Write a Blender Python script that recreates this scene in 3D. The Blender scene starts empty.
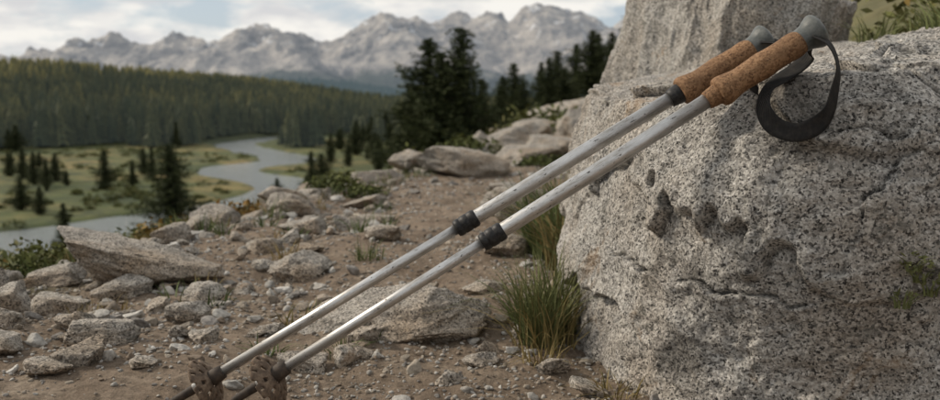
import bpy, bmesh, math, numpy as np
from mathutils import Vector, Matrix, Quaternion
rng=np.random.default_rng(7)
scene=bpy.context.scene
# ------------------------------------------------------------------ noise
def _h(ix,iy,iz,s):
    n=(ix*374761393+iy*668265263+iz*1440662683+s*974634777)&0xffffffff
    n=((n^(n>>13))*1274126177)&0xffffffff
    return ((n^(n>>16))&0xffffffff)/4294967295.0
def vn(x,y,z=None,s=0):
    x=np.asarray(x,float);y=np.asarray(y,float)
    flat=z is None
    ix=np.floor(x).astype(np.int64);iy=np.floor(y).astype(np.int64)
    fx=x-ix;fy=y-iy
    fx=fx*fx*fx*(fx*(fx*6-15)+10);fy=fy*fy*fy*(fy*(fy*6-15)+10)
    def L(a,b,t):return a+(b-a)*t
    iz=np.zeros_like(ix) if flat else np.floor(z).astype(np.int64)
    a=L(L(_h(ix,iy,iz,s),_h(ix+1,iy,iz,s),fx),L(_h(ix,iy+1,iz,s),_h(ix+1,iy+1,iz,s),fx),fy)
    if flat:return a*2-1
    fz=z-iz;fz=fz*fz*fz*(fz*(fz*6-15)+10)
    b=L(L(_h(ix,iy,iz+1,s),_h(ix+1,iy,iz+1,s),fx),L(_h(ix,iy+1,iz+1,s),_h(ix+1,iy+1,iz+1,s),fx),fy)
    return L(a,b,fz)*2-1
def fbm(x,y,z=None,s=0,o=5,g=.5,l=2.03):
    t=0;a=1;n=0;f=1
    for i in range(o):
        t=t+a*vn(x*f+i*17.3,y*f-i*9.1,None if z is None else z*f+i*5.7,s+i);n+=a;a*=g;f*=l
    return t/n
def ridged(x,y,z=None,s=0,o=5,g=.5,l=2.05):
    t=0;a=1;n=0;f=1
    for i in range(o):
        v=1-np.abs(vn(x*f+i*7.3,y*f-i*3.1,None if z is None else z*f,s+i));t=t+a*v*v;n+=a;a*=g;f*=l
    return t/n
def S(t):
    t=np.clip(t,0,1);return t*t*(3-2*t)
def smin(a,b,k):
    h=np.clip(.5+.5*(b-a)/k,0,1);return b+(a-b)*h-k*h*(1-h)
# ------------------------------------------------------------------ mesh helpers
def fast_mesh(name,V,F,mat=None,smooth=True,attrs=None,link=True):
    V=np.ascontiguousarray(V,dtype=np.float32);F=np.ascontiguousarray(F,dtype=np.int32)
    m=bpy.data.meshes.new(name);m.vertices.add(len(V));m.vertices.foreach_set('co',V.ravel())
    k=F.shape[1];m.loops.add(F.size);m.loops.foreach_set('vertex_index',F.ravel())
    m.polygons.add(len(F));m.polygons.foreach_set('loop_start',np.arange(len(F),dtype=np.int32)*k)
    m.polygons.foreach_set('use_smooth',np.full(len(F),smooth,dtype=bool))
    m.update(calc_edges=True)
    if attrs:
        for an,av in attrs.items():
            av=np.asarray(av,dtype=np.float32)
            if av.ndim==1:
                a=m.attributes.new(an,'FLOAT','POINT');a.data.foreach_set('value',av)
            else:
                a=m.attributes.new(an,'FLOAT_COLOR','POINT');a.data.foreach_set('color',av.ravel())
    if mat:m.materials.append(mat)
    o=bpy.data.objects.new(name,m)
    if link:scene.collection.objects.link(o)
    return o
def grid_faces(nr,nc,wrap=False):
    i=np.arange(nr-1)[:,None];c=nc if wrap else nc-1
    j=np.arange(c)[None,:];j2=(j+1)%nc
    return np.stack([i*nc+j,i*nc+j2,(i+1)*nc+j2,(i+1)*nc+j],-1).reshape(-1,4)
_ico={}
def ico(n):
    if n not in _ico:
        b=bmesh.new();bmesh.ops.create_icosphere(b,subdivisions=n,radius=1)
        b.verts.ensure_lookup_table()
        _ico[n]=(np.array([v.co[:] for v in b.verts]),np.array([[v.index for v in f.verts] for f in b.faces]));b.free()
    return _ico[n]
# ------------------------------------------------------------------ materials
class M:
    def __init__(s,name):
        s.m=bpy.data.materials.new(name);s.m.use_nodes=True;s.t=s.m.node_tree;s.b=s.t.nodes['Principled BSDF'];s.out=s.t.nodes['Material Output']
        s.b.inputs['Specular IOR Level'].default_value=.25
        s.tc=s.t.nodes.new('ShaderNodeTexCoord')
    def n(s,t,**k):
        nd=s.t.nodes.new(t)
        for a,b in k.items():setattr(nd,a,b)
        return nd
    def l(s,a,b):s.t.links.new(a,b)
    def pos(s,kind='Object'):return s.tc.outputs[kind]
    def mapping(s,scale,kind='Object'):
        m=s.n('ShaderNodeMapping');m.inputs['Scale'].default_value=scale;s.l(s.pos(kind),m.inputs[0]);return m.outputs[0]
    def noise(s,scale,detail=4,rough=.55,vec=None,dist=0):
        n=s.n('ShaderNodeTexNoise');n.inputs['Scale'].default_value=scale;n.inputs['Detail'].default_value=detail;n.inputs['Roughness'].default_value=rough;n.inputs['Distortion'].default_value=dist
        s.l(vec if vec else s.pos(),n.inputs['Vector']);return n.outputs['Fac']
    def voro(s,scale,vec=None,feature='F1',out='Distance',rand=1):
        n=s.n('ShaderNodeTexVoronoi');n.feature=feature;n.inputs['Scale'].default_value=scale
        s.l(vec if vec else s.pos(),n.inputs['Vector']);return n.outputs[out]
    def ramp(s,f,stops,interp='LINEAR'):
        r=s.n('ShaderNodeValToRGB');r.color_ramp.interpolation=interp;e=r.color_ramp.elements
        while len(e)<len(stops):e.new(.5)
        for x,(p,c) in zip(e,stops):
            x.position=p;x.color=(c,c,c,1) if not isinstance(c,tuple) else (*c,1)
        s.l(f,r.inputs[0]);return r.outputs[0]
    def mix(s,f,a,b,bt='MIX'):
        m=s.n('ShaderNodeMix');m.data_type='RGBA';m.blend_type=bt
        for v,i in ((f,0),(a,6),(b,7)):
            if isinstance(v,(int,float)):m.inputs[i].default_value=v
            elif isinstance(v,tuple):m.inputs[i].default_value=(*v,1)
            else:s.l(v,m.inputs[i])
        return m.outputs[2]
    def math(s,op,a,b=0):
        m=s.n('ShaderNodeMath',operation=op)
        for i,v in enumerate((a,b)):
            if isinstance(v,(int,float)):m.inputs[i].default_value=v
            else:s.l(v,m.inputs[i])
        return m.outputs[0]
    def attr(s,name,out='Fac'):
        a=s.n('ShaderNodeAttribute');a.attribute_name=name;return a.outputs[out]
    def bump(s,h,dist,strength=1,prev=None):
        b=s.n('ShaderNodeBump');b.inputs['Distance'].default_value=dist;b.inputs['Strength'].default_value=strength;s.l(h,b.inputs['Height'])
        if prev:s.l(prev,b.inputs['Normal'])
        return b.outputs[0]
    def fin(s,col=None,rough=None,nrm=None,metal=None):
        for v,k in ((col,'Base Color'),(rough,'Roughness'),(nrm,'Normal'),(metal,'Metallic')):
            if v is None:continue
            if isinstance(v,(int,float)):s.b.inputs[k].default_value=v
            elif isinstance(v,tuple):s.b.inputs[k].default_value=(*v,1)
            else:s.l(v,s.b.inputs[k])
        return s.m
    def haze(s,fac,col):
        e=s.n('ShaderNodeEmission');e.inputs[0].default_value=(*col,1)
        mx=s.n('ShaderNodeMixShader')
        if isinstance(fac,(int,float)):mx.inputs[0].default_value=fac
        else:s.l(fac,mx.inputs[0])
        s.l(s.b.outputs[0],mx.inputs[1]);s.l(e.outputs[0],mx.inputs[2]);s.l(mx.outputs[0],s.out.inputs[0])

def granite(name,gs=1.0,warm=.5,speck=1.0,tint=(1,1,1)):
    m=M(name)
    c=m.voro(380*gs,out='Color')
    sep=m.n('ShaderNodeSeparateColor');m.l(c,sep.inputs[0])
    base=m.ramp(sep.outputs[0],[(0,(.09,.088,.084)),(.14,(.23,.225,.215)),(.3,(.39,.378,.355)),(.62,(.50,.485,.455)),(.85,(.63,.615,.585)),(1,(.74,.725,.70))])
    fl=m.noise(190*gs,3,.7)
    sp=m.ramp(fl,[(.375,speck),(.435,0)])
    col=m.mix(sp,base,(.05,.048,.047))
    fl2=m.noise(110*gs,3,.7)
    sp2=m.ramp(fl2,[(.58,0),(.66,.6)])
    col=m.mix(sp2,col,(.68,.66,.63))
    big=m.noise(4.5,6,.65)
    st=m.ramp(big,[(.44,.0),(.70,warm)])
    col=m.mix(st,col,(.76,.61,.46),'MULTIPLY')
    big2=m.noise(7,8,.74,dist=.6)
    st2=m.ramp(big2,[(.34,.42),(.47,.90),(.6,1.)])
    col=m.mix(1,col,st2,'MULTIPLY')
    lich=m.noise(21,6,.74);lm=m.ramp(lich,[(.585,0),(.64,.62)])
    col=m.mix(lm,col,(.12,.118,.105))
    ol=m.noise(7.3,7,.7,dist=.8);om=m.ramp(ol,[(.60,0),(.68,.5)])
    col=m.mix(om,col,(.34,.225,.125))
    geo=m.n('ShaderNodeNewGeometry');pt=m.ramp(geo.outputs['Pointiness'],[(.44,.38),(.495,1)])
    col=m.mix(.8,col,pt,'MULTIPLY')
    if tint!=(1,1,1):col=m.mix(1,col,tint,'MULTIPLY')
    b=m.bump(m.noise(15,8,.66),.024,.9)
    b=m.bump(m.noise(80*gs,5,.7),.0035,.9,b)
    b=m.bump(sep.outputs[0],.0008,.8,b)
    return m.fin(col,.88,b)
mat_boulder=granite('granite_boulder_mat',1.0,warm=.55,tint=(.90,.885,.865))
mat_rock=granite('granite_rock_mat',1.05,warm=.9,speck=.4,tint=(.84,.79,.73))

m=M('gravel_mat')
t=m.attr('tint','Color')
n1=m.noise(140,4,.7)
col=m.mix(1,t,m.ramp(n1,[(.3,.62),(.7,1.25)]),'MULTIPLY')
mat_gravel=m.fin(col,.92,m.bump(m.noise(120,4,.7),.004,.8))

# terrain
m=M('terrain_mat')
msk=m.n('ShaderNodeAttribute');msk.attribute_name='mask'
sp=m.n('ShaderNodeSeparateColor');m.l(msk.outputs['Color'],sp.inputs[0])
dn=m.noise(7,8,.72);d2=m.noise(70,6,.75)
dirt=m.ramp(dn,[(.3,(.145,.105,.073)),(.5,(.25,.19,.138)),(.70,(.37,.30,.228))])
dirt=m.mix(m.ramp(d2,[(.38,.7),(.58,0)]),dirt,(.10,.075,.052))
g1=m.noise(.03,9,.74);g2=m.noise(1.1,6,.7);g3=m.noise(.16,6,.7)
grass=m.ramp(g1,[(.36,(.038,.056,.018)),(.45,(.075,.092,.028)),(.52,(.125,.125,.042)),(.59,(.22,.17,.065)),(.68,(.30,.21,.09))])
grass=m.mix(m.ramp(g3,[(.40,.85),(.54,0)]),grass,(.03,.042,.018))
grass=m.mix(m.ramp(g2,[(.3,.5),(.6,0)]),grass,(.035,.04,.018))
forest=m.ramp(m.noise(.02,8,.75),[(.35,(.03,.042,.022)),(.6,(.06,.068,.03)),(.75,(.14,.125,.055))])
col=m.mix(sp.outputs[0],grass,dirt)
col=m.mix(sp.outputs[1],col,forest)
b=m.bump(m.noise(22,7,.7),.02,.9);b=m.bump(d2,.007,.9,b)
mat_terrain=m.fin(col,.95,b)
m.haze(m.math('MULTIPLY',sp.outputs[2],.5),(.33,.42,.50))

m=M('river_mat')
m.b.inputs['Specular IOR Level'].default_value=1.
mat_water=m.fin((.20,.22,.22),.10,m.bump(m.noise(1.6,5,.65),.36,1.))

m=M('mountain_mat')
geo=m.n('ShaderNodeNewGeometry');sx=m.n('ShaderNodeSeparateXYZ');m.l(geo.outputs['Position'],sx.inputs[0])
rk=m.noise(.0030,10,.76,m.mapping((1,.6,1.6)))
rock=m.ramp(rk,[(.36,(.12,.12,.12)),(.46,(.27,.255,.24)),(.55,(.43,.39,.345)),(.66,(.62,.57,.50))])
alt=m.math('ADD',m.math('MULTIPLY',sx.outputs[2],1/520.),m.math('MULTIPLY',m.noise(.0025,7,.72),.9))
fm=m.ramp(alt,[(.66,1),(.80,0)])
col=m.mix(fm,rock,(.035,.05,.038))
sm=m.math('MULTIPLY',m.ramp(m.math('MULTIPLY',sx.outputs[2],1/900.),[(.36,0),(.6,1)]),m.ramp(m.noise(.009,6,.7),[(.58,0),(.61,1)]))
col=m.mix(m.math('MULTIPLY',sm,.8),col,(.82,.82,.82))
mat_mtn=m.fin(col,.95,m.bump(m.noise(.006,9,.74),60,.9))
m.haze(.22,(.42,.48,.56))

def foliage(name,c1,c2,c3,haze=0,hc=(.30,.38,.44)):
    m=M(name)
    col=m.mix(m.attr('tint'),c1,c2)
    col=m.mix(m.ramp(m.noise(.9,3),[(.45,0),(.75,.6)]),col,c3)
    m.fin(col,.8)
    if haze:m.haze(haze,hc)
    return m.m
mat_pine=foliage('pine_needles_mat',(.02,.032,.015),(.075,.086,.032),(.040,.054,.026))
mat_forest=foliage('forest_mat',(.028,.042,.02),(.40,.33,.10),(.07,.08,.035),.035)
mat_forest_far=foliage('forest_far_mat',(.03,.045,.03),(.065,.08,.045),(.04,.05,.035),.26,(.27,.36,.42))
mat_grass=foliage('grass_mat',(.045,.07,.02),(.13,.165,.055),(.24,.21,.10))
mat_drygrass=foliage('dry_grass_mat',(.14,.11,.04),(.34,.25,.11),(.10,.11,.03))
mat_shrub=foliage('shrub_mat',(.018,.028,.010),(.13,.145,.04),(.15,.11,.035))
mat_autumn=foliage('autumn_shrub_mat',(.05,.05,.018),(.28,.16,.04),(.12,.12,.03))
m=M('bark_mat');mat_bark=m.fin(m.ramp(m.noise(6,5),[(.3,(.05,.035,.025)),(.7,(.13,.10,.08))]),.95)

m=M('aluminium_mat')
sc=m.noise(1,5,.75,m.mapping((300,300,30)))
sc2=m.noise(1,3,.65,m.mapping((330,330,120)))
sc3=m.noise(1,2,.5,m.mapping((120,120,45)))
du=m.noise(1,6,.75,m.mapping((60,60,18)))
marks=m.ramp(m.math('MULTIPLY',sc2,m.math('ADD',m.math('MULTIPLY',sc3,.5),.75)),[(.638,0),(.665,.9)])
col=m.ramp(du,[(.32,(.37,.355,.33)),(.5,(.55,.54,.525)),(.68,(.69,.69,.68))])
col=m.mix(m.ramp(sc,[(.54,0),(.62,.55)]),col,(.24,.21,.17))
col=m.mix(marks,col,(.045,.04,.034))
mat_alu=m.fin(col,m.ramp(du,[(.3,.55),(.7,.34)]),m.bump(sc,.0005,.5),m.ramp(marks,[(0,.9),(1,0)]))
m=M('black_plastic_mat');mat_black=m.fin(m.ramp(m.noise(180,4,.7),[(.4,(.012,.012,.013)),(.75,(.05,.048,.045))]),.5,m.bump(m.noise(400,3),.0004,.5))
m=M('grey_plastic_mat');mat_grey=m.fin(m.ramp(m.noise(120,4,.7),[(.35,(.08,.088,.086)),(.75,(.17,.175,.165))]),.4,m.bump(m.noise(500,3),.0004,.5))
m=M('strap_webbing_mat')
w=m.n('ShaderNodeTexWave');w.inputs['Scale'].default_value=260;m.l(m.pos(),w.inputs[0])
du=m.noise(90,4,.7)
mat_strap=m.fin(m.mix(m.ramp(du,[(.45,0),(.7,.6)]),m.ramp(w.outputs['Fac'],[(0,(.008,.008,.009)),(1,(.035,.034,.033))]),(.06,.052,.045)),.75,m.bump(w.outputs['Fac'],.0008,.9))
m=M('cork_mat')
v=m.voro(420,out='Color');s2=m.n('ShaderNodeSeparateColor');m.l(v,s2.inputs[0])
col=m.ramp(s2.outputs[0],[(0,(.15,.078,.038)),(.4,(.235,.132,.067)),(1,(.33,.195,.105))])
col=m.mix(m.ramp(m.noise(330,3,.7),[(.34,1),(.42,0)]),col,(.05,.025,.015))
col=m.mix(m.ramp(m.noise(30,4,.7),[(.3,.5),(.6,0)]),col,(.10,.055,.03))
mat_cork=m.fin(col,.8,m.bump(m.noise(300,4,.7),.0015,.9))
m=M('dusty_basket_mat')
mat_basket=m.fin(m.ramp(m.noise(90,6,.75),[(.32,(.05,.037,.028)),(.5,(.13,.092,.065)),(.72,(.27,.20,.14))]),.85,m.bump(m.noise(220,4,.7),.0015,.8))
m=M('muddy_tip_mat')
mat_tip=m.fin(m.ramp(m.noise(70,5,.7),[(.35,(.025,.021,.018)),(.7,(.09,.067,.05))]),.7)

# ------------------------------------------------------------------ terrain height
def edge(y):
    a=-1.47+.27*y
    b=.042+.137*(y-5.6)+.0012*np.maximum(y-220,0)**2*.6
    return smin(a,b,.5)
rv=np.array([(-230,66),(-160,72),(-110,92),(-80,112),(-68,124),(-60,133),(-54,144),(-48,156),(-42,170),(-38,187),(-40,205),(-50,224),(-62,240),(-67,262),(-58,287),(-64,312),(-80,340),(-100,390),(-95,450)],float)
def catmull(P,n):
    out=[]
    for i in range(len(P)-1):
        p0=P[max(i-1,0)];p1=P[i];p2=P[i+1];p3=P[min(i+2,len(P)-1)]
        for k in range(n):
            t=k/n;out.append(.5*((2*p1)+(-p0+p2)*t+(2*p0-5*p1+4*p2-p3)*t*t+(-p0+3*p1-3*p2+p3)*t**3))
    out.append(P[-1]);return np.array(out)
rvs=catmull(rv,5)
def rdist(x,y):
    d=np.full(x.shape,1e9)
    msk=(x>-260)&(x<0)&(y>30)&(y<500)
    xs=x[msk];ys=y[msk];dd=np.full(xs.shape,1e9)
    for a,b in zip(rvs[:-1],rvs[1:]):
        ab=b-a;t=np.clip(((xs-a[0])*ab[0]+(ys-a[1])*ab[1])/(ab@ab),0,1)
        dd=np.minimum(dd,np.hypot(xs-a[0]-t*ab[0],ys-a[1]-t*ab[1]))
    d[msk]=dd;return d
def hillmask(x,y):return S((-50-x)/300)*S((y-290)/380)
def H(x,y,full=True):
    x=np.asarray(x,float);y=np.asarray(y,float)
    r=np.hypot(x,y)
    e=edge(y)+.12*fbm(x*1.3,y*1.3,s=11,o=3)*np.clip(r/3,0,1)
    d=np.maximum(e-x,0)
    drop=.42*d*d/(d+.22)
    drop=drop*(1+.15*fbm(x/14,y/14,s=3,o=3)*S(d/8))
    z=-smin(drop,20.,5.)
    z=np.where(drop>25,-20.,z)
    xb=e+.75+1.5*(1-S((y-1.6)/1.8))
    t=np.maximum(x-xb,0)
    rise=.5*t*t/(t+.5)
    z=z+smin(rise,10.,3.)*(rise>0)
    near=np.clip(1-d/6,0,1)*np.clip(1-r/60,0,1)
    z=z+near*(.035*fbm(x*1.6,y*1.6,s=5,o=4)*np.clip(r/1.5,0,1)+.016*fbm(x*9,y*9,s=6,o=5,g=.6))
    z=z+.5*fbm(x/9,y/9,s=21,o=4)*S((r-15)/40)*(1-S((drop-16)/8))
    fl=S((drop-18)/6)
    z=z+fl*.12*fbm(x/12,y/12,s=22,o=3)
    if full:
        rd=rdist(x,y);w=(1+.3*fbm(x/15,y/15,s=31,o=2))*(1+.35*(1-S((y-135)/50)))
        ch=1-S((rd-6.4*w)/4.0)
        z=z-ch*1.0*fl
        z=z+29*hillmask(x,y)*(1+.15*fbm(x/120,y/120,s=41,o=4))*(1-ch)
    far=S((y-1150)/1500)
    z=z+far*(10+24*fbm(x/700,y/700,s=51,o=5)+S((-x-500)/900)*40)
    return z
# ------------------------------------------------------------------ terrain sheet
a1=np.arange(-50,50.001,.12);a2=np.linspace(52,308,110)
ang=np.radians(np.concatenate([a1,a2]))
r=[.12]
while r[-1]<400:r.append(r[-1]*1.0095+.0005)
while r[-1]<14000:r.append(r[-1]*1.025)
r=np.array(r)
R,A=np.meshgrid(r,ang,indexing='ij')
X=R*np.sin(A);Y=R*np.cos(A)
Z=H(X.ravel(),Y.ravel()).reshape(X.shape)
V=np.stack([X,Y,Z],-1).reshape(-1,3)
F=grid_faces(len(r),len(ang),True)[:,::-1]
x,y=V[:,0],V[:,1];e=edge(y)
nn=fbm(x*1.1,y*1.1,s=61,o=4)
dirt=S((x-(e-.35)+nn*.5)/.35)*(1-S((x-(e+1.1)+nn*.6)/.5)*S((y-1.8)/1.)*.75)*(1-S((np.hypot(x,y)-12)/14)*.85)
dirt=np.clip(dirt,0,1)
hm=hillmask(x,y)
fo=np.clip(S(hm*12-.2)+S((y-400-fbm(x/60,y/60,s=71,o=3)*90)/60)*1.,0,1)
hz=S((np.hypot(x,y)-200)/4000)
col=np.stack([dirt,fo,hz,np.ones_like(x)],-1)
c=len(V);V=np.vstack([V,[[0,0,float(H(np.array([0.]),np.array([0.]))[0])]]]);col=np.vstack([col,[[1,0,0,1]]])
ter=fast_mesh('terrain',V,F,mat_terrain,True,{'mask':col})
b=bmesh.new();b.from_mesh(ter.data);b.verts.ensure_lookup_table()
na=len(ang)
for j in range(na):
    f=b.faces.new((b.verts[c],b.verts[(j+1)%na],b.verts[j]));f.smooth=True
b.to_mesh(ter.data);b.free()
fast_mesh('river',np.array([[-270,40,-20.38],[-10,40,-20.38],[-10,480,-20.38],[-270,480,-20.38]]),np.array([[0,1,2,3]]),mat_water)
# ------------------------------------------------------------------ mountains
def px(u,v,Y):return ((u-470)/914*Y,Y,(95-v)/914*Y)
pk=[]
for u,v,Yd in [(-260,30,8800),(-150,45,8200),(-60,38,9000),(10,54,9000),(60,46,9200),(90,38,9000),(122,33,9400),(152,45,8800),(180,30,9000),(212,46,8600),(240,25,8800),(262,20,9000),(292,29,8500),(340,34,8200),(372,17,8600),(400,9,8200),(408,26,7200),(436,22,8400),(447,14,9300),(478,6,9600),(520,22,8900),(547,4,9200),(600,20,8800),(640,8,9300),(668,18,9000),(720,6,9200),(800,16,9000),(880,4,9300),(980,20,9000),(1100,10,9200),(1250,24,9000)]:
    X0,Y0,Z0=px(u,v,Yd);pk.append((X0,Y0,Z0))
rngm=np.random.default_rng(3)
for i in range(40):
    u=rngm.uniform(-250,1250);Yd=rngm.uniform(5800,7400);X0,Y0,Z0=px(u,rngm.uniform(46,72),Yd);pk.append((X0,Y0,Z0))
nb,nd=1500,360
be=np.linspace(-.95,.95,nb);dy=np.linspace(4400,10800,nd)
D,Bq=np.meshgrid(dy,be,indexing='ij');X=Bq*D;Y=D
wx=X+230*fbm(X/700,Y/700,s=81,o=5);wy=Y+330*fbm(X/900,Y/900,s=91,o=5)
Zm=np.full(X.shape,-60.)
for X0,Y0,Z0 in pk:
    dd=np.hypot(wx-X0,(wy-Y0)*.7)
    q=np.sqrt(dd*dd+30**2)-30
    k=(Z0+60)*(.75*np.maximum(1-q/(Z0*1.4+280),0)+.25*np.maximum(1-q/(Z0*3.2+500),0))-60
    Zm=np.maximum(Zm,k)
basez=330*np.exp(-((Y-9000)/900.)**2)+60*fbm(X/1500,Y/1500,s=85,o=3)-60
Zm=np.maximum(Zm,basez)
rg=ridged(X/1100,Y/1100,s=101,o=5,g=.5)
rg2=ridged(wx/400,wy/560,s=141,o=4,g=.5)
hh=np.clip((Zm+60)/450,0,1.2)
top=np.clip((Zm-250)/500,0,1)
Zm=Zm+hh*310*(rg-.66)*(1-.55*top)+hh*125*(rg2-.62)
Zm=np.where(Zm<-40,-40,Zm)
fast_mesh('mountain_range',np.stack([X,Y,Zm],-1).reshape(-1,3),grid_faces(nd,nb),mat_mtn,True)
# ------------------------------------------------------------------ rocks
def rockify(P,half,seed,k=2.6,npl=9,amp=.10,rough=.035,lo=.55,hi=.9):
    g=np.random.default_rng(seed)
    P=P/(np.sum(np.abs(P)**k,1)**(1/k))[:,None]
    for i in range(npl):
        n=g.normal(size=3);n/=np.linalg.norm(n);d=g.uniform(lo,hi)
        ex=np.maximum(P@n-d,0);P=P-n*(ex*.93)[:,None]
    nrm=P/np.linalg.norm(P,axis=1)[:,None]
    o=seed*3.7%97
    P=P+nrm*(amp*fbm(P[:,0]*1.4+o,P[:,1]*1.4,P[:,2]*1.4,s=seed,o=3)+rough*2*(ridged(P[:,0]*3+o,P[:,1]*3,P[:,2]*3,s=seed+5,o=5)-.6))[:,None]
    return P*np.array(half)
def rot(a,ax):
    return np.array(Matrix.Rotation(a,3,ax))
def add_rock(x,y,w,dp,h,seed,sink=.3,rz=0,mat=None,sub=6,tilt=0,name='rock',**kw):
    V,F=ico(sub);P=rockify(V.copy(),(w/2,dp/2,h/2),seed,**kw)
    P=P@rot(tilt,'Y').T@rot(rz,'Z').T
    z=float(H(np.array([x]),np.array([y]))[0])
    o=fast_mesh(name,P,F,mat or mat_rock,True)
    o.location=(x,y,z+h*(.5-sink))
    return o
def uvs(nr,nc):
    th=np.linspace(.002,math.pi-.002,nr);ph=np.linspace(0,2*math.pi,nc,endpoint=False)
    T,Pp=np.meshgrid(th,ph,indexing='ij')
    return np.stack([np.sin(T)*np.cos(Pp),np.sin(T)*np.sin(Pp),np.cos(T)],-1).reshape(-1,3),grid_faces(nr,nc,True)
# main boulder
Vd,Fd=uvs(800,1400)
C=np.array([.90,1.66,0.]);hf=np.array([.71,.66,.60])
k=3.6
P=Vd/(np.sum(np.abs(Vd)**k,1)**(1/k))[:,None]*hf+C
def cut(P,pt,n,keep=.05,w=.012):
    n=np.array(n,float);n/=np.linalg.norm(n)
    ex=(P-np.array(pt))@n
    t=np.where(ex>w,ex-w/2,np.where(ex>0,ex*ex/(2*w),0))
    return P-n*(t*(1-keep))[:,None]
P=cut(P,(.35,1.15,.398),(-.17,-.02,1))
P=cut(P,(.30,1.10,.350),(-.35,-.70,.80))
P=cut(P,(.180,1.30,.28),(-1,-.30,.42))
P=cut(P,(.200,1.22,.12),(-1,-.45,-.05))
P=cut(P,(.220,1.18,.0),(-.9,-.5,-.38))
P=cut(P,(.42,1.04,.12),(-.45,-1,-.05))
P=cut(P,(.62,.99,.15),(-.10,-1,.20))
P=cut(P,(.58,1.00,.30),(.02,-.80,.62))
P=cut(P,(.85,1.03,.36),(.12,-.55,.9))
P=cut(P,(1.1,1.02,.15),(.25,-1,.1))
P=cut(P,(.50,1.0,-.02),(-.1,-1,-.35))
nr=(P-C)/hf;nr/=np.linalg.norm(nr,axis=1)[:,None]
wq=[P[:,i]+.05*fbm(P[:,0]*6+9*i,P[:,1]*6,P[:,2]*6,s=231+i,o=3) for i in range(3)]
dsp=.020*fbm(P[:,0]*3,P[:,1]*3,P[:,2]*3,s=201,o=2)+.026*(ridged(wq[0]*4.5,wq[1]*4.5,wq[2]*6,s=205,o=7,g=.6)-.6)+.007*fbm(P[:,0]*34,P[:,1]*34,P[:,2]*34,s=211,o=5,g=.65)
q=wq[2]*5.5+wq[0]*1.8+1.2*fbm(P[:,0]*2.5,P[:,1]*2.5,P[:,2]*2.5,s=215,o=5,g=.6)
fr=q-np.floor(q);led=S(fr/.03)-fr
amt=.25+.75*S(vn(P[:,0]*3,P[:,1]*3,P[:,2]*3,s=217)*2+.5)
dsp+=.024*led*amt
cr=np.abs(vn(wq[0]*2.6,wq[1]*2.6,wq[2]*4.2,s=221)+.25*vn(wq[0]*9,wq[1]*9,wq[2]*9,s=222))
dsp-=.012*np.clip(1-cr/.020,0,1)*S(vn(P[:,0]*2,P[:,1]*2,P[:,2]*2,s=223)*3+.2)
for (x0,z0,x1,z1,dep,wd_) in [(.20,.150,.31,.178,.016,.0042),(.31,.178,.41,.165,.009,.0036),(.43,.345,.60,.30,.014,.0042),(.47,.31,.45,.22,.007,.0035)]:
    brk=S(fbm(P[:,0]*14,P[:,1]*14,P[:,2]*14,s=251,o=3)*3+.8)
    ax=wq[0]+.02*fbm(P[:,0]*22,P[:,1]*22,P[:,2]*22,s=241,o=4,g=.65);az=wq[2]+.024*fbm(P[:,0]*18,P[:,1]*18,P[:,2]*18,s=245,o=4,g=.65)
    t=np.clip(((ax-x0)*(x1-x0)+(az-z0)*(z1-z0))/((x1-x0)**2+(z1-z0)**2),0,1)
    dd=np.hypot(ax-x0-t*(x1-x0),az-z0-t*(z1-z0))
    dsp-=brk*dep*np.clip(1-dd/wd_,0,1)**.7*(P[:,1]<1.5)
    dsp+=.008*np.exp(-dd/.02)*(az<z0+t*(z1-z0))*(P[:,1]<1.5)
P=P+nr*dsp[:,None]
boulderV=P
bo=fast_mesh('granite_boulder',P,Fd[:,::-1],mat_boulder,True)
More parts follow.
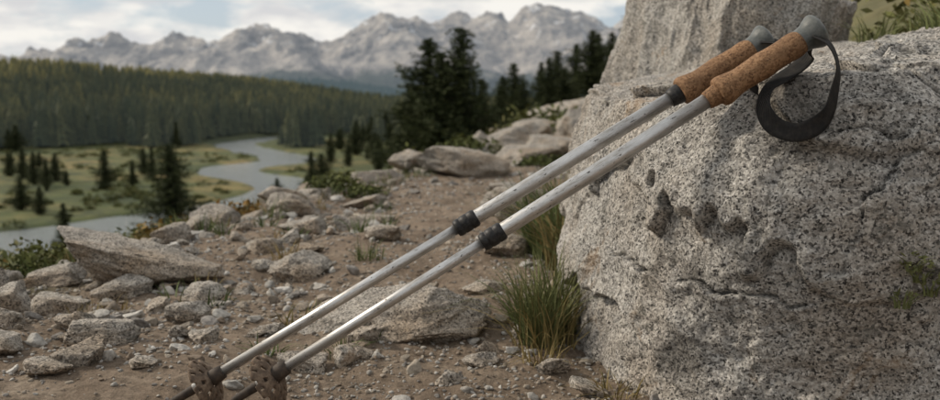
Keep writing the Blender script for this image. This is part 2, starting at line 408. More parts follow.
# back boulder
Vb,Fb=uvs(420,700)
Pb=rockify(Vb.copy(),(.365,.42,.56),77,k=3.0,npl=10,amp=.12,rough=.065,lo=.66,hi=.95)
Pb=Pb@rot(.16,'Y').T+np.array([.715,2.66,.34])
fast_mesh('granite_boulder',Pb,Fb[:,::-1],mat_boulder,True)
rk=[(-.71,1.93,.37,.24,.16,1,.28,.2,.25),(-.98,1.78,.20,.2,.13,2,.3,.5,0),(-.92,1.98,.16,.14,.07,23,.3,.5,0),
(-.13,1.52,.32,.26,.12,3,.45,.3,-.15),(-.20,1.55,.10,.08,.05,4,.3,.1,0),(-.38,2.0,.17,.12,.085,5,.3,.9,.1),
(-.78,2.7,.18,.16,.11,6,.35,.4,-.2),(-.60,3.1,.2,.18,.10,7,.3,.2,0),(-.70,3.45,.26,.2,.12,8,.3,.2,.1),
(.075,2.15,.15,.12,.10,9,.25,.8,.1),(.03,1.78,.12,.09,.045,10,.3,.3,0),(.16,2.75,.26,.2,.17,11,.3,.7,.2),(.10,3.05,.2,.2,.13,12,.3,.1,0),
(-.05,4.7,.5,.4,.20,13,.35,.2,.1),(.28,5.2,.55,.4,.20,14,.3,.6,-.1),(-.40,4.2,.34,.3,.16,15,.35,.1,0),(-.28,4.9,.4,.3,.18,16,.3,1.2,.2),(.15,3.7,.25,.2,.09,49,.35,.4,.1),
(.55,5.8,.5,.45,.3,17,.3,.1,.1),(.35,6.9,.7,.5,.28,18,.3,.5,0),(.9,7.5,.7,.6,.45,19,.3,.3,.2),(1.1,9.5,.9,.7,.5,20,.3,1.,.1),(.7,8.9,.6,.5,.3,21,.3,.2,0),
(1.25,6.4,.6,.5,.4,22,.3,.2,-.2),(.62,4.4,.35,.3,.22,24,.3,.2,-.2),(1.5,12,1.1,.9,.6,25,.3,.2,.1),(1.2,13.5,1.2,.9,.5,26,.35,.9,.1),(2.2,14,1.3,1,.8,27,.3,.3,.1),
(-.74,1.62,.10,.08,.06,28,.3,.3,0),(-.66,1.50,.09,.08,.045,29,.3,.9,0),(-.60,1.42,.15,.11,.06,30,.35,.2,0),(-.80,1.50,.14,.10,.08,31,.3,1.3,.2),(-.52,1.72,.11,.09,.06,32,.3,.5,0),
(-.43,1.45,.06,.05,.03,33,.3,.5,0),(.02,1.36,.075,.055,.035,34,.3,.2,0),(.10,1.50,.06,.05,.03,35,.3,1.,0),(-.03,1.27,.05,.04,.03,36,.3,.6,0),(.12,1.32,.055,.05,.035,37,.3,.1,.2),(.17,1.24,.06,.05,.03,38,.3,.1,.2),
(-.22,2.4,.12,.09,.05,40,.3,.2,0),(-.30,2.9,.16,.12,.055,42,.35,.2,0),(-.70,1.78,.13,.10,.07,43,.3,1,0),(-.85,1.64,.12,.10,.07,44,.3,2,0),(-.60,1.27,.09,.07,.035,45,.3,2,0),(-.47,1.28,.05,.04,.025,46,.3,2,0),(-.90,1.42,.14,.1,.06,47,.3,.4,0),
(-.46,2.55,.16,.12,.07,50,.3,.4,0),(-.52,2.25,.12,.1,.06,51,.3,1.4,0),(-.85,2.2,.15,.12,.09,52,.3,.9,0),(-.38,3.35,.2,.16,.08,53,.3,.9,0),(-.50,1.58,.09,.07,.045,55,.3,.3,0),(-.72,1.36,.11,.08,.05,56,.3,2.3,0)]
for x,y,w,dp,h,sd,sk,rz,tl in rk:
    add_rock(x,y,w,dp,h,sd*7+1,sk,rz,tilt=tl,sub=6 if y<2.3 and w>.12 else 5,k=2.4+(sd%3)*.5,npl=12,amp=.14,rough=.06,lo=.45,hi=.85)
def pathx(y):   # centre line of the walked path
    return np.interp(y,[1.0,1.5,2.0,3.0,4.5,6.0,9.0],[.08,.03,-.06,-.10,.06,.38,.75])
def scatter_stones(name,n,sub,smn,smx,pw,g,ylo,yhi,thr=-.12,mat=None,clear=.85):
    y=ylo*(yhi/ylo)**g.uniform(size=n);e=edge(y)
    x=e-.45+g.uniform(size=n)**1.25*(2.2+.12*y)
    x=np.where(y<1.7,-1.0+g.uniform(size=n)*1.55,x)
    keep=(fbm(x*2.2,y*2.2,s=301,o=3)+.3*(x<e+.5)+g.uniform(-.35,.35,size=n))>thr
    pd_=np.abs(x-pathx(y)+.08*fbm(x*3,y*3,s=311,o=2))/(.17+.02*y)
    keep&=g.uniform(size=n)>clear*(1-S((pd_-.6)/.7))
    x=x[keep];y=y[keep];n=len(x)
    s=smn*(smx/smn)**(g.uniform(size=n)**pw)*np.clip(.6+y*.28,0,3)
    z=H(x,y)
    Vs=[];Fs=[];T=[];off=0
    V0,F0=ico(sub)
    var=[rockify(V0.copy(),(1,g.uniform(.65,.95),g.uniform(.4,.75)),500+i,k=2.5,npl=9,amp=.2,rough=.05,lo=.45,hi=.85) for i in range(10)]
    vi=g.integers(0,10,size=n)
    pal=np.array([(.36,.335,.30),(.42,.40,.365),(.30,.255,.205),(.33,.285,.23),(.25,.23,.21),(.49,.47,.435),(.26,.205,.155)])
    for k in range(10):
        idx=np.where(vi==k)[0]
        if len(idx)==0:continue
        az=g.uniform(0,6.28,len(idx));tl=g.normal(0,.35,len(idx))
        ca,sa,ct,st=np.cos(az),np.sin(az),np.cos(tl),np.sin(tl)
        Rm=np.zeros((len(idx),3,3));Rm[:,0,0]=ca*ct;Rm[:,0,1]=-sa;Rm[:,0,2]=ca*st;Rm[:,1,0]=sa*ct;Rm[:,1,1]=ca;Rm[:,1,2]=sa*st;Rm[:,2,0]=-st;Rm[:,2,2]=ct
        W=np.einsum('nij,vj->nvi',Rm,var[k])*s[idx][:,None,None]*.5
        W+=np.stack([x[idx],y[idx],z[idx]+s[idx]*.10],-1)[:,None,:]
        nv=len(V0)
        Vs.append(W.reshape(-1,3))
        Fs.append((F0[None]+(np.arange(len(idx))*nv)[:,None,None]).reshape(-1,3)+off);off+=len(idx)*nv
        c=pal[g.integers(0,len(pal),len(idx))]*g.uniform(.65,1.1,size=(len(idx),1))
        T.append(np.repeat(np.hstack([c,np.ones((len(idx),1))]),nv,0))
    return fast_mesh(name,np.vstack(Vs),np.vstack(Fs),mat or mat_gravel,True,{'tint':np.vstack(T)})
g=np.random.default_rng(11)
scatter_stones('gravel',38000,2,.003,.012,1.1,g,.9,7,-.3,clear=.3)
scatter_stones('trail_stones',4600,4,.010,.040,1.45,g,.95,11,-.15,clear=.75)
scatter_stones('trail_cobbles',520,5,.035,.10,1.5,g,1.25,12,-.08,mat_rock,clear=.97)
# ------------------------------------------------------------------ grass & shrubs
def blades(cx,cy,cz,n,rad,h,g,w=.0022,lean=.5):
    seg=5
    a=g.uniform(0,6.283,n);rr=rad*np.sqrt(g.uniform(size=n));bx=cx+rr*np.cos(a);by=cy+rr*np.sin(a)
    a2=a+g.normal(0,.7,n);ln=np.abs(g.normal(0,lean,n))+.1;hh=h*g.uniform(.45,1.1,n)
    t=np.linspace(0,1,seg+1)
    out=(hh*ln)[:,None]*t[None]**1.9
    up=hh[:,None]*(t[None]-.35*np.minimum(ln,1.3)[:,None]*t[None]**3)
    X=bx[:,None]+out*np.cos(a2)[:,None];Y=by[:,None]+out*np.sin(a2)[:,None];Z=cz+up
    wd=w*g.uniform(.6,1.4,n)[:,None]*(1-t[None]**2*.93)
    fa=g.uniform(0,6.283,n);sx=np.cos(fa)[:,None]*wd;sy=np.sin(fa)[:,None]*wd
    L=np.stack([X-sx,Y-sy,Z],-1);Rr=np.stack([X+sx,Y+sy,Z],-1)
    V=np.stack([L,Rr],2).reshape(n,-1,3)
    nv=(seg+1)*2
    f=np.array([[2*i,2*i+1,2*i+3,2*i+2] for i in range(seg)])
    F=(f[None]+(np.arange(n)*nv)[:,None,None]).reshape(-1,4)
    T=np.repeat(g.uniform(0,1,n),nv)
    return V.reshape(-1,3),F,T
def join(parts):
    V=[];F=[];T=[];o=0
    for v,f,t in parts:
        V.append(v);F.append(f+o);T.append(t);o+=len(v)
    return np.vstack(V),np.vstack(F),np.concatenate(T)
def hz1(x,y):return float(H(np.array([float(x)]),np.array([float(y)]))[0])
g=np.random.default_rng(21)
def tuft(name,lst,mat):
    V,F,T=join([blades(x,y,hz1(x,y)-.01,n,r_,h,g,w,ln) for x,y,n,r_,h,w,ln in lst])
    return fast_mesh(name,V,F,mat,True,{'tint':T})
tuft('grass_tuft',[(.115,1.47,250,.036,.16,.0013,.42),(.15,1.53,170,.032,.17,.0013,.45),(.10,1.58,90,.03,.11,.0013,.6)],mat_grass)
tuft('grass_tuft',[(.20,2.15,260,.07,.24,.002,.5),(.27,2.3,220,.06,.24,.002,.5),(.24,1.95,180,.04,.2,.002,.5)],mat_grass)
tuft('dry_grass_tuft',[(.12,1.45,110,.05,.15,.0011,.6),(.23,2.0,160,.07,.22,.002,.6),(.30,2.5,120,.08,.22,.002,.6)],mat_drygrass)
tuft('dry_grass_tuft',[(.20,1.22,60,.03,.045,.0012,.9),(.11,1.36,50,.03,.06,.0012,.9)],mat_drygrass)
pg=[];pd=[]
for i in range(850):
    y=1.9*(14/1.9)**g.uniform();e0=float(edge(np.array(y)))
    if g.uniform()<.62:x=e0-g.uniform(.1,.1+.35*y)
    else:x=e0+.85+g.uniform(0,.3+.2*y)+(.5 if y<3 else 0)
    s=.6+.12*y
    if vn(np.array([x*1.3]),np.array([y*1.3]),s=9)[0]<-.25:continue
    (pg if g.uniform()<.55 else pd).append(blades(x,y,hz1(x,y)-.01,int(g.uniform(25,60)),.05*s,.085*s*g.uniform(.6,1.3),g,.0018*s,.6))
for i in range(70):
    y=1.35*(7/1.35)**g.uniform();e0=float(edge(np.array(y)));x=max(e0,-.95*y/1.9)+g.uniform(-.1,.75)
    if abs(x)>.62*y or abs(x-float(pathx(y)))<.15:continue
    (pg if g.uniform()<.7 else pd).append(blades(x,y,hz1(x,y)-.005,int(g.uniform(12,34)),.018+.006*y,(.028+.012*y)*g.uniform(.7,1.4),g,.0010+.0002*y,.7))
for l,nm,mt in ((pg,'meadow_grass',mat_grass),(pd,'dry_meadow_grass',mat_drygrass)):
    V,F,T=join(l);fast_mesh(nm,V,F,mt,True,{'tint':T})
def leafball(n,rad,leaf,g,zs=.7,clump=0):
    p=g.normal(size=(n,3));p/=np.linalg.norm(p,axis=1)[:,None]
    rr=rad*(g.uniform(.25,1,n))**.5*(1+.45*vn(p[:,0]*2.2+n,p[:,1]*2.2,p[:,2]*2.2,s=int(n)%50))
    p=p*rr[:,None];p[:,2]=np.abs(p[:,2])*zs
    cl=0
    if clump:
        cn=vn(p[:,0]*16/rad*.28,p[:,1]*16/rad*.28,p[:,2]*12/rad*.28,s=5)
        k=cn>-.25;p=p[k];n=len(p);cl=.45*cn[k]
    u=g.normal(size=(n,3));u/=np.linalg.norm(u,axis=1)[:,None]
    w=np.cross(u,g.normal(size=(n,3)));w/=np.linalg.norm(w,axis=1)[:,None]
    L=leaf*g.uniform(.6,1.4,n)[:,None]
    V=np.stack([p-u*L,p+w*L*.45,p+u*L,p-w*L*.45],1).reshape(-1,3)
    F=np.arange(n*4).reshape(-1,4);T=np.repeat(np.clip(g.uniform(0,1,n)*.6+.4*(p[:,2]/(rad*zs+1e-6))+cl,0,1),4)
    return V,F,T
def shrubs(name,lst,mat,zs=.7,clump=0):
    parts=[]
    for x,y,rad,n,leaf in lst:
        v,f,t=leafball(n,rad,leaf,g,zs,clump);v=v+np.array([x,y,hz1(x,y)-.1*rad]);parts.append((v,f,t))
    V,F,T=join(parts);return fast_mesh(name,V,F,mat,False,{'tint':T})
shrubs('autumn_shrub',[(-1.25,2.35,.14,900,.011),(-1.5,2.6,.16,800,.012),(-.98,2.9,.12,600,.012),(-.85,3.4,.12,500,.013)],mat_autumn)
shrubs('green_shrub',[(-1.05,2.25,.12,700,.010),(-1.35,2.9,.2,900,.014),(-1.15,3.3,.18,800,.014),(-.55,3.75,.13,800,.011),(-.42,3.6,.09,500,.011),(-.3,5.6,.20,700,.018),(.0,6.3,.22,700,.018),(.35,5.0,.12,400,.014),(.5,5.2,.15,400,.016)],mat_shrub)
shrubs('bank_shrubs',[(x,y,.12+.03*y,450,.008+.003*y) for x,y in [(1.85,3.3),(1.5,3.6),(1.2,3.7),(2.1,3.5),(.95,5.6),(1.3,7.2),(1.0,8.4),(1.6,8.6),(1.5,10.5),(1.9,10.2),(1.9,12.5),(1.1,11),(.7,10.4)]],mat_shrub)
shrubs('bank_shrubs',[(x,y,.1+.02*y,380,.008+.003*y) for x,y in [(1.42,2.9),(1.75,3.0),(1.2,3.2),(1.25,8.2),(1.5,9.6),(.9,6.6)]],mat_autumn)
shrubs('boulder_top_shrub',[(1.30,2.50,.29,1800,.017),(1.52,2.7,.34,1800,.019),(1.15,2.40,.24,1200,.015),(1.06,2.34,.22,900,.014),(1.40,2.36,.26,1300,.016)],mat_shrub,2.0,1)
shrubs('boulder_top_shrub',[(1.16,2.32,.23,420,.014),(1.60,2.6,.30,500,.016),(1.36,2.30,.26,420,.015)],mat_autumn,2.0,1)
def onb(x,z):
    s=boulderV[(np.abs(boulderV[:,0]-x)<.008)&(np.abs(boulderV[:,2]-z)<.008)]
    return s[np.argmin(s[:,1])]
def ontop(x,y):
    s=boulderV[(np.abs(boulderV[:,0]-x)<.012)&(np.abs(boulderV[:,1]-y)<.012)&(boulderV[:,2]>.1)]
    return s[np.argmax(s[:,2])]
parts=[]
for x,z,n in [(.495,.205,22),(.505,.19,26),(.515,.175,22),(.50,.16,14)]:
    p=onb(x,z);v,f,t=leafball(n,.018,.0045,g,1.);parts.append((v+p-np.array([0,.006,.0]),f,t))
    v,f,t=blades(p[0],p[1]-.003,p[2]-.01,18,.008,.034,g,.0010,.9);parts.append((v,f,t))
V,F,T=join(parts);fast_mesh('crevice_plant',V,F,mat_grass,False,{'tint':T})
parts=[]
for i in range(22):
    x=g.uniform(.85,1.35);y=g.uniform(1.7,2.1)
    try:p=ontop(x,y)
    except Exception:continue
    v,f,t=blades(p[0],p[1],p[2]-.01,60,.04,.09,g,.0016,.7);parts.append((v,f,t))
V,F,T=join(parts);fast_mesh('ledge_grass',V,F,mat_grass,False,{'tint':T})
# ------------------------------------------------------------------ pine trees
def pine_mesh(name,seed,H0=10.,wid=.2,nb=80,q=1.0):
    g=np.random.default_rng(seed)
    Vt=[];Ft=[]
    ns=8;nl=14;lean=g.normal(0,.012,2)
    for i in range(nl+1):
        t=i/nl;rr=.016*H0*(1-t)**.9+.008
        for k in range(ns):
            a=k/ns*6.283;Vt.append((rr*math.cos(a)+lean[0]*H0*t*t,rr*math.sin(a)+lean[1]*H0*t*t,H0*t*.985))
    for i in range(nl):
        for k in range(ns):Ft.append((i*ns+k,i*ns+(k+1)%ns,(i+1)*ns+(k+1)%ns,(i+1)*ns+k))
    nt=len(Ft);Tt=[0.]*len(Vt)
    cl=[]
    for i in range(nb):
        t=.05+.95*(i/nb)**.95
        env=(1-t)**.62*(min(1,(t+.05)/.22))*(1+.22*math.sin(t*17+seed)+.12*math.sin(t*41+seed*2))
        nbr=int(5+4*(1-t))
        for j in range(nbr):
            a=g.uniform(0,6.283);Lb=H0*wid*env*g.uniform(.45,1.18)*(1+.38*math.sin(a*2+seed+t*9))+.12
            z0=H0*t+g.normal(0,.05);dr=g.uniform(-.15,.20)*(1-t*.9)
            x0=lean[0]*H0*t*t;y0=lean[1]*H0*t*t
            o=len(Vt);w=.012*H0*(1-t)*.25+.01
            ex,ey=math.cos(a),math.sin(a)
            ez=z0-dr*Lb+.12*Lb
            Vt+= [(x0-ey*w,y0+ex*w,z0),(x0+ey*w,y0-ex*w,z0),(x0+ex*Lb*.9,y0+ey*Lb*.9,ez),(x0,y0,z0+w)]
            Ft+= [(o,o+1,o+2,o+3)];Tt+=[0.]*4;nt+=1
            nc=max(3,int(Lb/.15*q))
            for k in range(nc):
                s=(k+g.uniform(.2,1))/nc
                cl.append((x0+ex*Lb*s+g.normal(0,.10),y0+ey*Lb*s+g.normal(0,.10),z0-dr*Lb*s+.12*Lb*s*s+g.normal(0,.07),a,s))
    cl=np.array(cl);rep=3
    c=np.repeat(cl,rep,0);n=len(c)
    a=c[:,3]+g.normal(0,.8,n);el=g.normal(.15,.45,n)
    u=np.stack([np.cos(a)*np.cos(el),np.sin(a)*np.cos(el),np.sin(el)],-1)
    w=np.cross(u,g.normal(size=(n,3)));w/=np.linalg.norm(w,axis=1)[:,None]
    L=(g.uniform(.12,.28,n)*H0/10)[:,None]
    p=c[:,:3]
    Vn=np.stack([p-u*L*.5,p+w*L*.34,p+u*L,p-w*L*.34],1).reshape(-1,3)
    Fn=np.arange(n*4).reshape(-1,4)+len(Vt)
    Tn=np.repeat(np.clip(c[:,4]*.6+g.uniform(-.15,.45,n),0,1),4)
    V=np.vstack([np.array(Vt),Vn]);F=np.vstack([np.array(Ft),Fn]);T=np.concatenate([Tt,Tn])
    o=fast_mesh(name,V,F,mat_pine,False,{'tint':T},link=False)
    me=o.data;me.materials.append(mat_bark)
    mi=np.zeros(len(F),dtype=np.int32);mi[:nt]=1;me.polygons.foreach_set('material_index',mi)
    bpy.data.objects.remove(o);return me
pines=[pine_mesh('pine_mesh',s,10.,w) for s,w in ((1,.29),(2,.23),(3,.34),(4,.2))]
def put_pine(x,y,h,v,wf=1.):
    o=bpy.data.objects.new('pine_tree',pines[v]);scene.collection.objects.link(o)
    o.location=(x,y,hz1(x,y)-.15);o.scale=(h/10*wf,h/10*wf,h/10);o.rotation_euler=(0,0,(x*7.3+y)%6.28)
for x,y,h,v,wf in [(-3.9,85,12.2,0,1.2),(-.9,84,11.6,2,1.0),(-2.3,83,10,2,1.1),(-5.9,88,9.0,2,1.),(1.2,92,7,0,1),
  (-43.2,132,13.5,2,1.1),(-34,160,6,0,1.),(-53,118,6.5,1,1.1),(-29.6,183,9,2,1.1),(-31.6,182,8,0,1.1),(-33.4,186,5.5,0,1.2),(-24,240,10,1,1.1),(-20,238,8,2,1.1),
  (13,100,7.4,2,1.1),(16,104,6.8,0,1),(18.5,100,9,1,1.3),(20.5,98,9.5,2,1.1),(3.3,100,5.8,1,1.),(9,105,6.8,3,1.1),(6.5,112,5.5,0,1.),(11,108,5,2,1.1),(14.5,96,4.5,3,1.2),(23,104,9,0,1.1),(10,130,8,1,1.1),(12.8,135,9,2,1.),(5,140,9,0,1),(7.5,150,11,2,1),(16,140,9,0,1),(19,135,9,2,1),
  (-109,222,8,0,1),(-98,215,7,2,1),(-76,205,6,1,1),(-74,225,8,0,1),(-84,235,7,2,1),(-18,260,9,0,1),(-12,275,10,2,1),(-35,262,8,1,1),(-42,275,9,0,1),
  (-20,150,5,2,1.1),(-17,152,4,0,1.1),(-74,156,5,0,1.2),(-80,162,6,2,1.2)]:
    put_pine(x,y,h,v,wf)
gp=np.random.default_rng(55);cnt=0
while cnt<58:
    cy=gp.uniform(175,420);cx=gp.uniform(-.60,-.03)*cy
    for k in range(int(gp.integers(1,6))):
        x=cx+gp.normal(0,5);y=cy+gp.normal(0,9)
        if rdist(np.array([x]),np.array([y]))[0]<14 or x>float(edge(np.array(y)))-47:continue
        if x<-40 and y<190:continue
        put_pine(x,y,gp.uniform(2.5,8.5)*(1+(y-165)/500),int(gp.integers(0,4)),gp.uniform(.9,1.4));cnt+=1
def lowconifer(g):
    V=[];F=[];T=[];tiers=6;sp=6
    for i in range(tiers):
        zt=.28+.72*(i+1)/tiers;zb=.06+.80*i/tiers;rr=.17*(1-i/tiers)**.8+.02
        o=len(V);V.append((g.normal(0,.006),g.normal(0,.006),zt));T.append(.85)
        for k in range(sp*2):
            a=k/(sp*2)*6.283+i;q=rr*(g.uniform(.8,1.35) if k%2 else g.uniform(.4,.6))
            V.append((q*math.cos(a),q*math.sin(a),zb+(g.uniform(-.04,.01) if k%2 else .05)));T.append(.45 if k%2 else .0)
        for k in range(sp*2):F.append((o,o+1+k,o+1+(k+1)%(sp*2)))
    return np.array(V),np.array(F),np.array(T)
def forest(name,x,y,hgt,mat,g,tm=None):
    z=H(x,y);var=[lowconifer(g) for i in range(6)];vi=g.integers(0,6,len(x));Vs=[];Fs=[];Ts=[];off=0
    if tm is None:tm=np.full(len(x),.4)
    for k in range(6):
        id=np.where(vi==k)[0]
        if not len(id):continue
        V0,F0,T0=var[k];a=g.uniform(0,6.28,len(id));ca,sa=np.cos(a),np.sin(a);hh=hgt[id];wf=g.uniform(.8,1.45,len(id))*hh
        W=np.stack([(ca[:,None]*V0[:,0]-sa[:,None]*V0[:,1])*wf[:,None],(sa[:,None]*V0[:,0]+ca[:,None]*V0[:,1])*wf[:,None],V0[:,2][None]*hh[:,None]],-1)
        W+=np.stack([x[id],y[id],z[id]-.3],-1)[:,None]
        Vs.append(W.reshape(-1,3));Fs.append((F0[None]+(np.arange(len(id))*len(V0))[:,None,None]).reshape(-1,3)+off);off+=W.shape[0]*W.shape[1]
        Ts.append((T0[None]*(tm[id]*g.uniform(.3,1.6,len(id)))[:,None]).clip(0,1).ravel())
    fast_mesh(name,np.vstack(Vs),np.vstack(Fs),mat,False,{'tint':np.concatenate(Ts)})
g=np.random.default_rng(31)
n=34000
y=g.uniform(285,1250,n);x=g.uniform(-.75,.35,n)*y
hm=hillmask(x,y);bd=fbm(x/60,y/60,s=71,o=3)
ok=((hm+bd*.02)>.018)|((y>430+bd*130)&(g.uniform(size=n)<.8))
ok&=(rdist(x,y)>16)&(x<edge(y)-10+0*y)
ok&=fbm(x/45,y/45,s=73,o=3)>-.30
x=x[ok];y=y[ok]
elev=H(x,y)
forest('forest',x,y,g.uniform(7,18,len(x))*(1+.0002*y),mat_forest,g,.22+.4*S(fbm(x/70,y/70,s=78,o=3)*2.2)+1.0*S((elev+fbm(x/80,y/80,s=75,o=3)*8+2)/8))  # tint rises with elevation: sunlit crest painted into the tree colour
n=9000
y=g.uniform(1250,3300,n);x=g.uniform(-.7,.5,n)*y
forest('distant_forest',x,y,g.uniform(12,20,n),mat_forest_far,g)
parts=[]
for i in range(1000):
    y=g.uniform(110,400);x=g.uniform(-.62,.0)*y
    if vn(np.array([x/22]),np.array([y/22]),s=79)[0]<-.1 or rdist(np.array([x]),np.array([y]))[0]<13 or x>edge(np.array(y))-44:continue
    v,f,t=leafball(70,g.uniform(.8,2.2),.35,g,.8);parts.append((v+np.array([x,y,-20.1]),f,t))
V,F,T=join(parts);fast_mesh('meadow_willows',V,F,mat_shrub,False,{'tint':T})
# ------------------------------------------------------------------ trekking poles
def lathe(name,prof,mat,parent,seg=40,off=None,smooth=True,sq=None):
    V=[];F=[]
    for i,(z,rr) in enumerate(prof):
        ox=oy=0
        if off:ox,oy=off(z)
        for k in range(seg):
            a=k/seg*2*math.pi;sx=sy=1
            if sq:sx,sy=sq(z)
            V.append((rr*math.cos(a)*sx+ox,rr*math.sin(a)*sy+oy,z))
    n=len(prof)
    for i in range(n-1):
        for k in range(seg):F.append((i*seg+k,i*seg+(k+1)%seg,(i+1)*seg+(k+1)%seg,(i+1)*seg+k))
    F.append(tuple(range(seg))[::-1]);F.append(tuple((n-1)*seg+k for k in range(seg)))
    m=bpy.data.meshes.new(name);m.from_pydata(V,[],F);m.materials.append(mat)
    for p in m.polygons[:-2]:p.use_smooth=smooth
    o=bpy.data.objects.new(name,m);scene.collection.objects.link(o);o.parent=parent
    return o
def interp_prof(pts,n):
    P=catmull(np.array(pts),n);return [tuple(p) for p in P]
def pole(tip,top,joint,gb,ge,L,seed):
    tip=Vector(tip);top=Vector(top);dv=(top-tip).normalized()
    E=bpy.data.objects.new('trekking_pole',None);scene.collection.objects.link(E)
    q=dv.to_track_quat('Z','Y');E.rotation_mode='QUATERNION';E.rotation_quaternion=q;E.location=tip
    E.empty_display_size=.05
    Mx=Matrix.LocRotScale(tip,q,None)
    lathe('tip',[(0,.0015),(.002,.003),(.012,.0035),(.014,.0048),(.05,.0062),(.056,.0062)],mat_tip,E)
    lathe('lower_shaft',[(.050,.0066),(joint+.01,.0066)],mat_alu,E)
    lathe('upper_shaft',[(joint-.004,.0088),(joint,.0091),(gb+.01,.0091)],mat_alu,E)
    j=joint
    lathe('locking_collar',[(j-.016,.0080),(j-.0155,.0102),(j-.012,.0112),(j-.008,.0112),(j-.0075,.0107),(j-.006,.0107),(j-.0055,.0114),(j+.003,.0116),(j+.0035,.0110),(j+.005,.0110),(j+.0055,.0116),(j+.012,.0115),(j+.0145,.0104),(j+.015,.0090)],mat_black,E,48)
    lathe('grip_collar',[(gb-.016,.0092),(gb-.0155,.0108),(gb-.010,.0118),(gb+.001,.0130),(gb+.003,.0125)],mat_black if seed==2 else mat_cork,E)
    l=ge-gb
    pf=[(0,.0135),(.012,.0178),(.06,.0196),(.14,.0180),(.26,.0158),(.40,.0163),(.54,.0172),(.66,.0162),(.80,.0160),(.92,.0168),(1,.0150)]
    pr=interp_prof([(gb+l*a,b_) for a,b_ in pf],6)
    lathe('cork_grip',pr,mat_cork,E,48,sq=lambda z:(1.08,.95))
    h=ge;T=L-ge
    offx=lambda z:(0.0045*max(0,(z-h)/T),0)
    pr=interp_prof([(h-.004,.0145),(h+T*.12,.0150),(h+T*.34,.0162),(h+T*.55,.0190),(h+T*.74,.0212),(h+T*.86,.0210),(h+T*.96,.0180),(h+T*1.0,.0120),(h+T*1.02,.002)],5)
    lathe('grip_head',pr,mat_grey,E,48,off=offx)
    lathe('head_inlay',[(h+T*.985,.0135),(h+T*1.035,.0130),(h+T*1.045,.0115)],mat_black,E,40,off=offx)
    b=bmesh.new();seg=96;zb=.070;ro=.0345
    rads=[.0075,.011,.0165,.0235,.0275,ro-.002,ro]
    ring=[]
    def zz(r_):return zb+.004-((r_-.0075)/.025)**2*.009
    for ri,rr in enumerate(rads):
        row=[]
        for k in range(seg):
            a=k/seg*2*math.pi;r2=rr
            if ri>=5:
                c=math.cos(a*8);r2=rr-(.0045 if c<-.6 else 0)*(1 if ri==6 else .9)
                r2+=.0007*math.sin(a*3+seed)
            row.append(b.verts.new((r2*math.cos(a),r2*math.sin(a),zz(r2)+.0014*math.sin(a*2+seed))))
        ring.append(row)
    for ri in range(len(rads)-1):
        for k in range(seg):
            if ri==2 and (k%12) in (4,5,6,7):continue
            if ri==4 and (k%12) in (10,11):continue
            b.faces.new((ring[ri][k],ring[ri][(k+1)%seg],ring[ri+1][(k+1)%seg],ring[ri+1][k]))
    m=bpy.data.meshes.new('basket');b.to_mesh(m);b.free();m.materials.append(mat_basket)
    for p in m.polygons:p.use_smooth=True
    o=bpy.data.objects.new('basket',m);scene.collection.objects.link(o);o.parent=E
    o.rotation_euler=(.05,-.22 if seed==1 else -.16,0)
    o.location=(.012 if seed==1 else .009,0,.002)
    sd=o.modifiers.new('s','SOLIDIFY');sd.thickness=.003;sd.offset=0
    lathe('basket_hub',[(.056,.0065),(.0565,.0092),(.062,.0098),(.066,.0088),(.078,.0098),(.084,.0100),(.092,.0088),(.0925,.0068)],mat_tip,E,36)
    return E,Mx
def tipof(bk,top,d=.07):
    b_=np.array(bk);t=np.array(top);u=(t-b_)/np.linalg.norm(t-b_);return tuple(b_-u*d),float(np.linalg.norm(t-b_)+d)
bk1,tp1=(-.2407,1.08,.060),(.417,1.10,.479)
bk2,tp2=(-.3306,1.12,.042),(.379,1.17,.4715)
t1,L1=tipof(bk1,tp1);t2,L2=tipof(bk2,tp2)
E1,M1=pole(t1,tp1,.07+(L1-.07)*.408,.07+(L1-.07)*.815,L1-.030,L1,1)
E2,M2=pole(t2,tp2,.07+(L2-.07)*.46,.07+(L2-.07)*.84,L2-.028,L2,2)
def strap(pts,w,E,Mx,name='strap'):
    A_=catmull(np.array(pts,float),10);P=A_[:,:3];Fc=A_[:,3:6];n=len(P);V=[];F=[]
    for i in range(n):
        t=P[min(i+1,n-1)]-P[max(i-1,0)];t/=np.linalg.norm(t)
        wd=np.cross(t,Fc[i]);wd/=np.linalg.norm(wd)
        nn_=np.cross(t,wd)
        for s_,bw in ((-.5,0),(-.25,.0007),(0,.001),(.25,.0007),(.5,0)):
            V.append(P[i]+wd*w*s_+nn_*bw)
    for i in range(n-1):
        for j in range(4):F.append((5*i+j,5*i+j+1,5*i+j+6,5*i+j+5))
    m=bpy.data.meshes.new(name);m.from_pydata([tuple(v) for v in V],[],F);m.materials.append(mat_strap)
    for p in m.polygons:p.use_smooth=True
    o=bpy.data.objects.new(name,m);scene.collection.objects.link(o)
    o.parent=E;o.matrix_parent_inverse=Mx.inverted()
    sd=o.modifiers.new('s','SOLIDIFY');sd.thickness=.0013;sd.offset=0
    return o
strap([(.402,1.083,.470,.5,-.6,1),(.418,1.075,.458,.8,-.6,.6),(.426,1.068,.432,1,-.6,.1),(.421,1.063,.404,.9,-.9,-.1),(.413,1.058,.380,.6,-1,-.2),(.397,1.056,.364,.1,-1,.1),(.375,1.058,.357,-.1,-1,.2),(.354,1.068,.365,-.6,-.9,.2),(.345,1.080,.384,-1,-.6,.0),(.352,1.093,.404,-.9,-.35,.5),(.372,1.106,.419,-.3,-.5,1),(.394,1.116,.432,-.2,-.5,1),(.410,1.12,.447,-.3,-.5,1),(.411,1.11,.462,-.3,-.6,1)],.022,E1,M1)
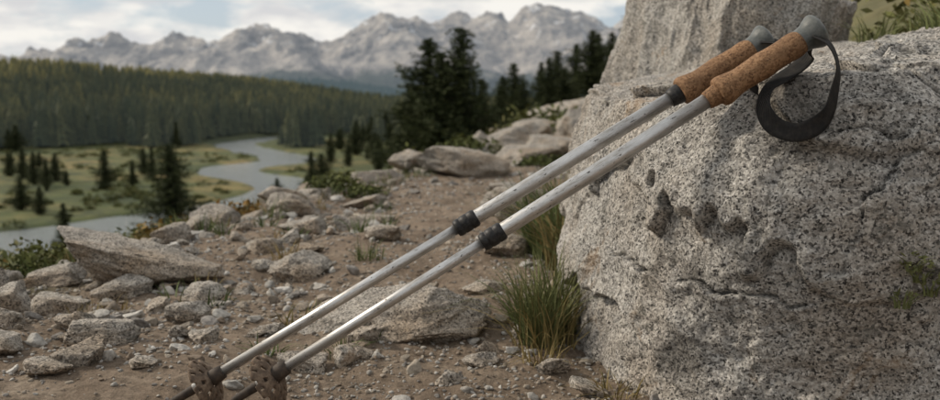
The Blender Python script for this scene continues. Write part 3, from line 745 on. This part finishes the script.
strap([(.362,1.155,.468,0,-.5,1),(.385,1.15,.464,.6,-.5,.7),(.397,1.145,.444,1,-.3,.1),(.390,1.14,.420,.7,-.7,0),(.370,1.143,.406,0,-1,.3),(.353,1.15,.416,-1,-.5,.1),(.350,1.16,.440,-1,-.3,.1)],.017,E2,M2)
# ------------------------------------------------------------------ light, sky, camera
sel,saz=math.radians(34),math.radians(-70)   # azimuth clockwise from +Y
sd=Vector((math.sin(saz)*math.cos(sel),math.cos(saz)*math.cos(sel),math.sin(sel)))
l=bpy.data.lights.new('sun','SUN');l.energy=3.3;l.angle=math.radians(10);l.color=(1,.89,.74)
lo=bpy.data.objects.new('sun',l);scene.collection.objects.link(lo);lo.rotation_mode='QUATERNION';lo.rotation_quaternion=sd.to_track_quat('Z','Y')
w=bpy.data.worlds.new('World');scene.world=w;w.use_nodes=True;nt=w.node_tree;bg=nt.nodes['Background']
sky=nt.nodes.new('ShaderNodeTexSky');sky.sky_type='NISHITA';sky.sun_disc=False;sky.sun_elevation=sel;sky.sun_rotation=saz;sky.dust_density=1.2
tc=nt.nodes.new('ShaderNodeTexCoord');mp=nt.nodes.new('ShaderNodeMapping');mp.inputs['Scale'].default_value=(1,1,3.0);mp.inputs['Location'].default_value=(.3,.1,0)
nt.links.new(tc.outputs['Generated'],mp.inputs[0])
nz=nt.nodes.new('ShaderNodeTexNoise');nz.inputs['Scale'].default_value=8;nz.inputs['Detail'].default_value=9;nz.inputs['Roughness'].default_value=.58;nt.links.new(mp.outputs[0],nz.inputs['Vector'])
cr=nt.nodes.new('ShaderNodeValToRGB');cr.color_ramp.elements[0].position=.39;cr.color_ramp.elements[1].position=.53;nt.links.new(nz.outputs['Fac'],cr.inputs[0])
nz2=nt.nodes.new('ShaderNodeTexNoise');nz2.inputs['Scale'].default_value=13;nz2.inputs['Detail'].default_value=7;nt.links.new(mp.outputs[0],nz2.inputs['Vector'])
cc=nt.nodes.new('ShaderNodeValToRGB');cc.color_ramp.elements[0].position=.38;cc.color_ramp.elements[0].color=(5.1,5.1,5.15,1);cc.color_ramp.elements[1].position=.58;cc.color_ramp.elements[1].color=(7.0,6.8,6.4,1)
nt.links.new(nz2.outputs['Fac'],cc.inputs[0])
hs=nt.nodes.new('ShaderNodeMix');hs.data_type='RGBA';hs.inputs[0].default_value=.8;hs.inputs[7].default_value=(3.7,4.2,4.7,1)
nt.links.new(sky.outputs[0],hs.inputs[6])
mx=nt.nodes.new('ShaderNodeMix');mx.data_type='RGBA';nt.links.new(cr.outputs[0],mx.inputs[0]);nt.links.new(hs.outputs[2],mx.inputs[6]);nt.links.new(cc.outputs[0],mx.inputs[7])
nt.links.new(mx.outputs[2],bg.inputs[0]);bg.inputs[1].default_value=.135
scene.view_settings.view_transform='Standard';scene.view_settings.look='None';scene.view_settings.exposure=0
cam=bpy.data.cameras.new('camera');co=bpy.data.objects.new('camera',cam);scene.collection.objects.link(co);scene.camera=co
cam.lens=35;cam.sensor_width=36;cam.clip_start=.02;cam.clip_end=30000
co.location=(0,0,.4);co.rotation_euler=(math.radians(90-6.553),0,0)
cam.dof.use_dof=True;cam.dof.focus_distance=1.12;cam.dof.aperture_fstop=7.0
